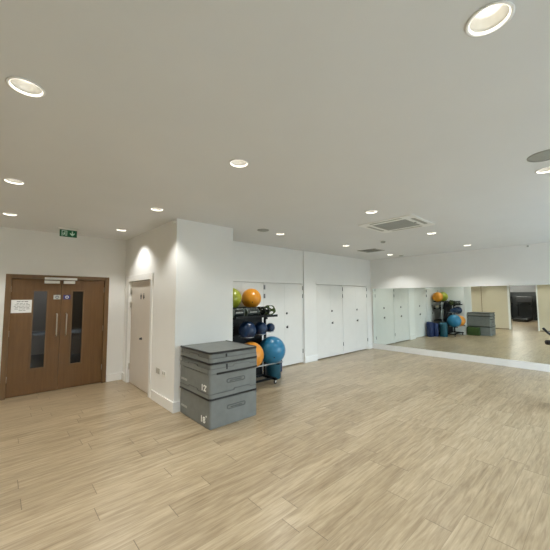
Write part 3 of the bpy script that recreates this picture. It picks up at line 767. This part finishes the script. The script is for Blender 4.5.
# ================================================================== SPIN BIKE (mostly outside the frame on the right)
t = thing('exercise_bike', 'black exercise bike whose handlebar enters at the right edge before the mirror', 'exercise bike', (6.30, .42, 0), rotz=pi / 2)
_obj = obj
def obj(name, bm, mat, parent=None, smooth=False, at=None):   # the bike is drawn pointing along its own +Y, then turned
    bm.transform(wm(t) if True else None); return _obj(name, bm, mat, parent, smooth, at)
b = BM(); box(b, -.155, .155, .34, .40, .02, .07, .01); box(b, -.22, .22, -.68, -.62, .02, .07, .01); box(b, -.03, .03, -.62, .34, .05, .10, .01); obj('base_frame', b, 'black', t)
b = BM(); tube(b, [(0, .10, .09), (0, .30, .62), (0, .42, .96)], .035, 12); obj('front_post', b, 'black', t, True)
b = BM(); tube(b, [(0, -.05, .09), (0, -.30, .60), (0, -.38, .92)], .035, 12); tube(b, [(0, .27, .55), (0, -.25, .50)], .03, 12); obj('seat_post', b, 'black', t, True)
b = BM(); lathe(b, [(.235, -.012), (.235, .012), (.19, .012), (.18, .006), (.05, .006), (.05, -.006), (.18, -.006), (.19, -.012)], (0, .22, .34), (1, 0, 0), 48, close=True); obj('flywheel', b, 'steel', t, 'auto')
b = BM()
for s in (-1, 1):
    tube(b, [(0, .42, 1.03), (s * .09, .50, 1.05), (s * .15, .60, 1.085), (s * .20, .67, 1.14), (s * .248, .70, 1.205)], .016, 12)
    tube(b, [(0, .44, 1.00), (s * .10, .52, 1.00), (s * .17, .60, 1.005), (s * .225, .66, 1.01)], .033, 12)
obj('handlebar', b, 'black', t, True)
b = BM(); box(b, -.06, .06, .52, .685, .965, 1.01, .018, 3); obj('console', b, 'black', t)
b = BM(); prism(b, [(-.13, -.10), (-.06, -.13), (.0, -.06), (.14, -.03), (.15, 0), (.14, .03), (0, .06), (-.06, .13), (-.13, .10)], face_mtx((0, -.38, .92), (0, 1, 0), (-1, 0, 0)), .06); obj('saddle', b, 'black', t)
for s in (-1, 1):
    b = BM(); tube(b, [(s * .05, -.06, .34), (s * .09, -.06 + s * .15, .34 - s * .06)], .014, 10); c = obj('crank', b, 'steel', t, True)
    b = BM(); box(b, s * .15 - .05, s * .15 + .05, -.11 + s * .15, -.01 + s * .15, .325 - s * .06, .355 - s * .06, .006); obj('pedal', b, 'black', c)

obj = _obj

# ================================================================== GYM MACHINES in the next room (tiny, seen in the mirror)
def machine(label, u, v):
    t = thing('treadmill', label, 'treadmill', (u, v, 0), 'dark treadmills in the next room')
    b = BM(); box(b, u - .9, u + .9, v - .4, v + .4, .04, .22, .03); obj('deck', b, 'black', t)
    for s in (-1, 1):
        b = BM(); tube(b, [(u - .7, v + s * .36, .2), (u - .8, v + s * .36, 1.25)], .04, 8); tube(b, [(u - .78, v + s * .36, 1.05), (u - .1, v + s * .36, 1.0)], .025, 8); obj('handrail', b, 'black', t)
    b = BM(); box(b, u - .95, u - .72, v - .42, v + .42, 1.2, 1.62, .03); obj('console', b, 'black', t)
    return t
m0 = machine('dark treadmill in the next room, left in the mirrored doorway', -7.6, 6.2)
dup(m0, (-7.6, 5.1, 0), 'dark treadmill in the next room, middle of the mirrored doorway', 'dark treadmills in the next room')
dup(m0, (-7.6, 4.0, 0), 'dark treadmill in the next room, right in the mirrored doorway', 'dark treadmills in the next room')

# ================================================================== LIGHT
w = bpy.data.worlds.new('sky'); SC.world = w; w.use_nodes = True
nt = w.node_tree; bg = nt.nodes['Background']
sky = nt.nodes.new('ShaderNodeTexSky'); sky.sky_type = 'NISHITA'; sky.sun_disc = False; sky.sun_elevation = radians(35); sky.sun_rotation = radians(20); sky.air_density = 1.0; sky.dust_density = 2.5
mxn = nt.nodes.new('ShaderNodeMixRGB'); mxn.inputs[0].default_value = .65; mxn.inputs[2].default_value = (3.1, 3.55, 3.65, 1)
nt.links.new(sky.outputs[0], mxn.inputs[1]); nt.links.new(mxn.outputs[0], bg.inputs[0]); bg.inputs[1].default_value = 1.75
for i, (a, c, vb) in enumerate(WN):
    li = bpy.data.lights.new('window_portal', 'AREA'); li.shape = 'RECTANGLE'; li.size = c - a; li.size_y = 2.44; li.cycles.is_portal = True
    lo = bpy.data.objects.new('window_portal', li); COL.objects.link(lo); lo.location = ((a + c) / 2, vb - .12, 1.28); lo.rotation_euler = (radians(90), 0, 0)   # faces +Y into the room
li = bpy.data.lights.new('sun', 'SUN'); li.energy = 0.9; li.angle = radians(7); li.color = (.97, 1, 1)
lo = bpy.data.objects.new('sun', li); COL.objects.link(lo); lo.rotation_euler = Vector((.92, 2.05, -2.44)).to_track_quat('-Z', 'Y').to_euler()   # hazy sun reaching a little way in through the windows
def bulb(name, loc, e, col=(1, .93, .82), r=.15):  # places unseen fill lights for the rooms beyond
    li = bpy.data.lights.new(name, 'POINT'); li.energy = e; li.color = col; li.shadow_soft_size = r
    o = bpy.data.objects.new(name, li); COL.objects.link(o); o.location = loc
bulb('corridor_fill', (.2, 7.8, 2.5), 15, (1, .94, .90))  # added fill behind the door glass, no fixture there
bulb('gym_fill', (-4, 4, 2.6), 110, (1, .95, .88))  # two added fills that brighten the mirrored gym, no fixtures
bulb('gym_fill', (-7.0, 4.5, 2.6), 130, (1, .95, .88))

# ================================================================== CAMERA
f_px, pit, rol, yaw = 305.1, radians(4.10), radians(-.22), radians(47.80)
Fv = Vector((cos(yaw) * cos(pit), sin(yaw) * cos(pit), sin(pit))); Rv = Vector((sin(yaw), -cos(yaw), 0)); Uv = Rv.cross(Fv)
X = cos(rol) * Rv + sin(rol) * Uv; Y = -sin(rol) * Rv + cos(rol) * Uv
cam = bpy.data.cameras.new('camera'); cam.sensor_width = 36; cam.lens = 36 * f_px / 550; cam.clip_start = .05
co = bpy.data.objects.new('camera', cam); COL.objects.link(co)
mt = Matrix((X, Y, -Fv)).transposed().to_4x4(); mt.translation = (0, 0, 1.65); co.matrix_world = mt
SC.camera = co
SC.view_settings.view_transform = 'Standard'; SC.view_settings.look = 'None'; SC.view_settings.exposure = 0.48; SC.view_settings.gamma = 1; SC.view_settings.use_curve_mapping = False
SC.cycles.use_denoising = True; SC.cycles.max_bounces = 10; SC.cycles.diffuse_bounces = 6; SC.cycles.sample_clamp_indirect = 6
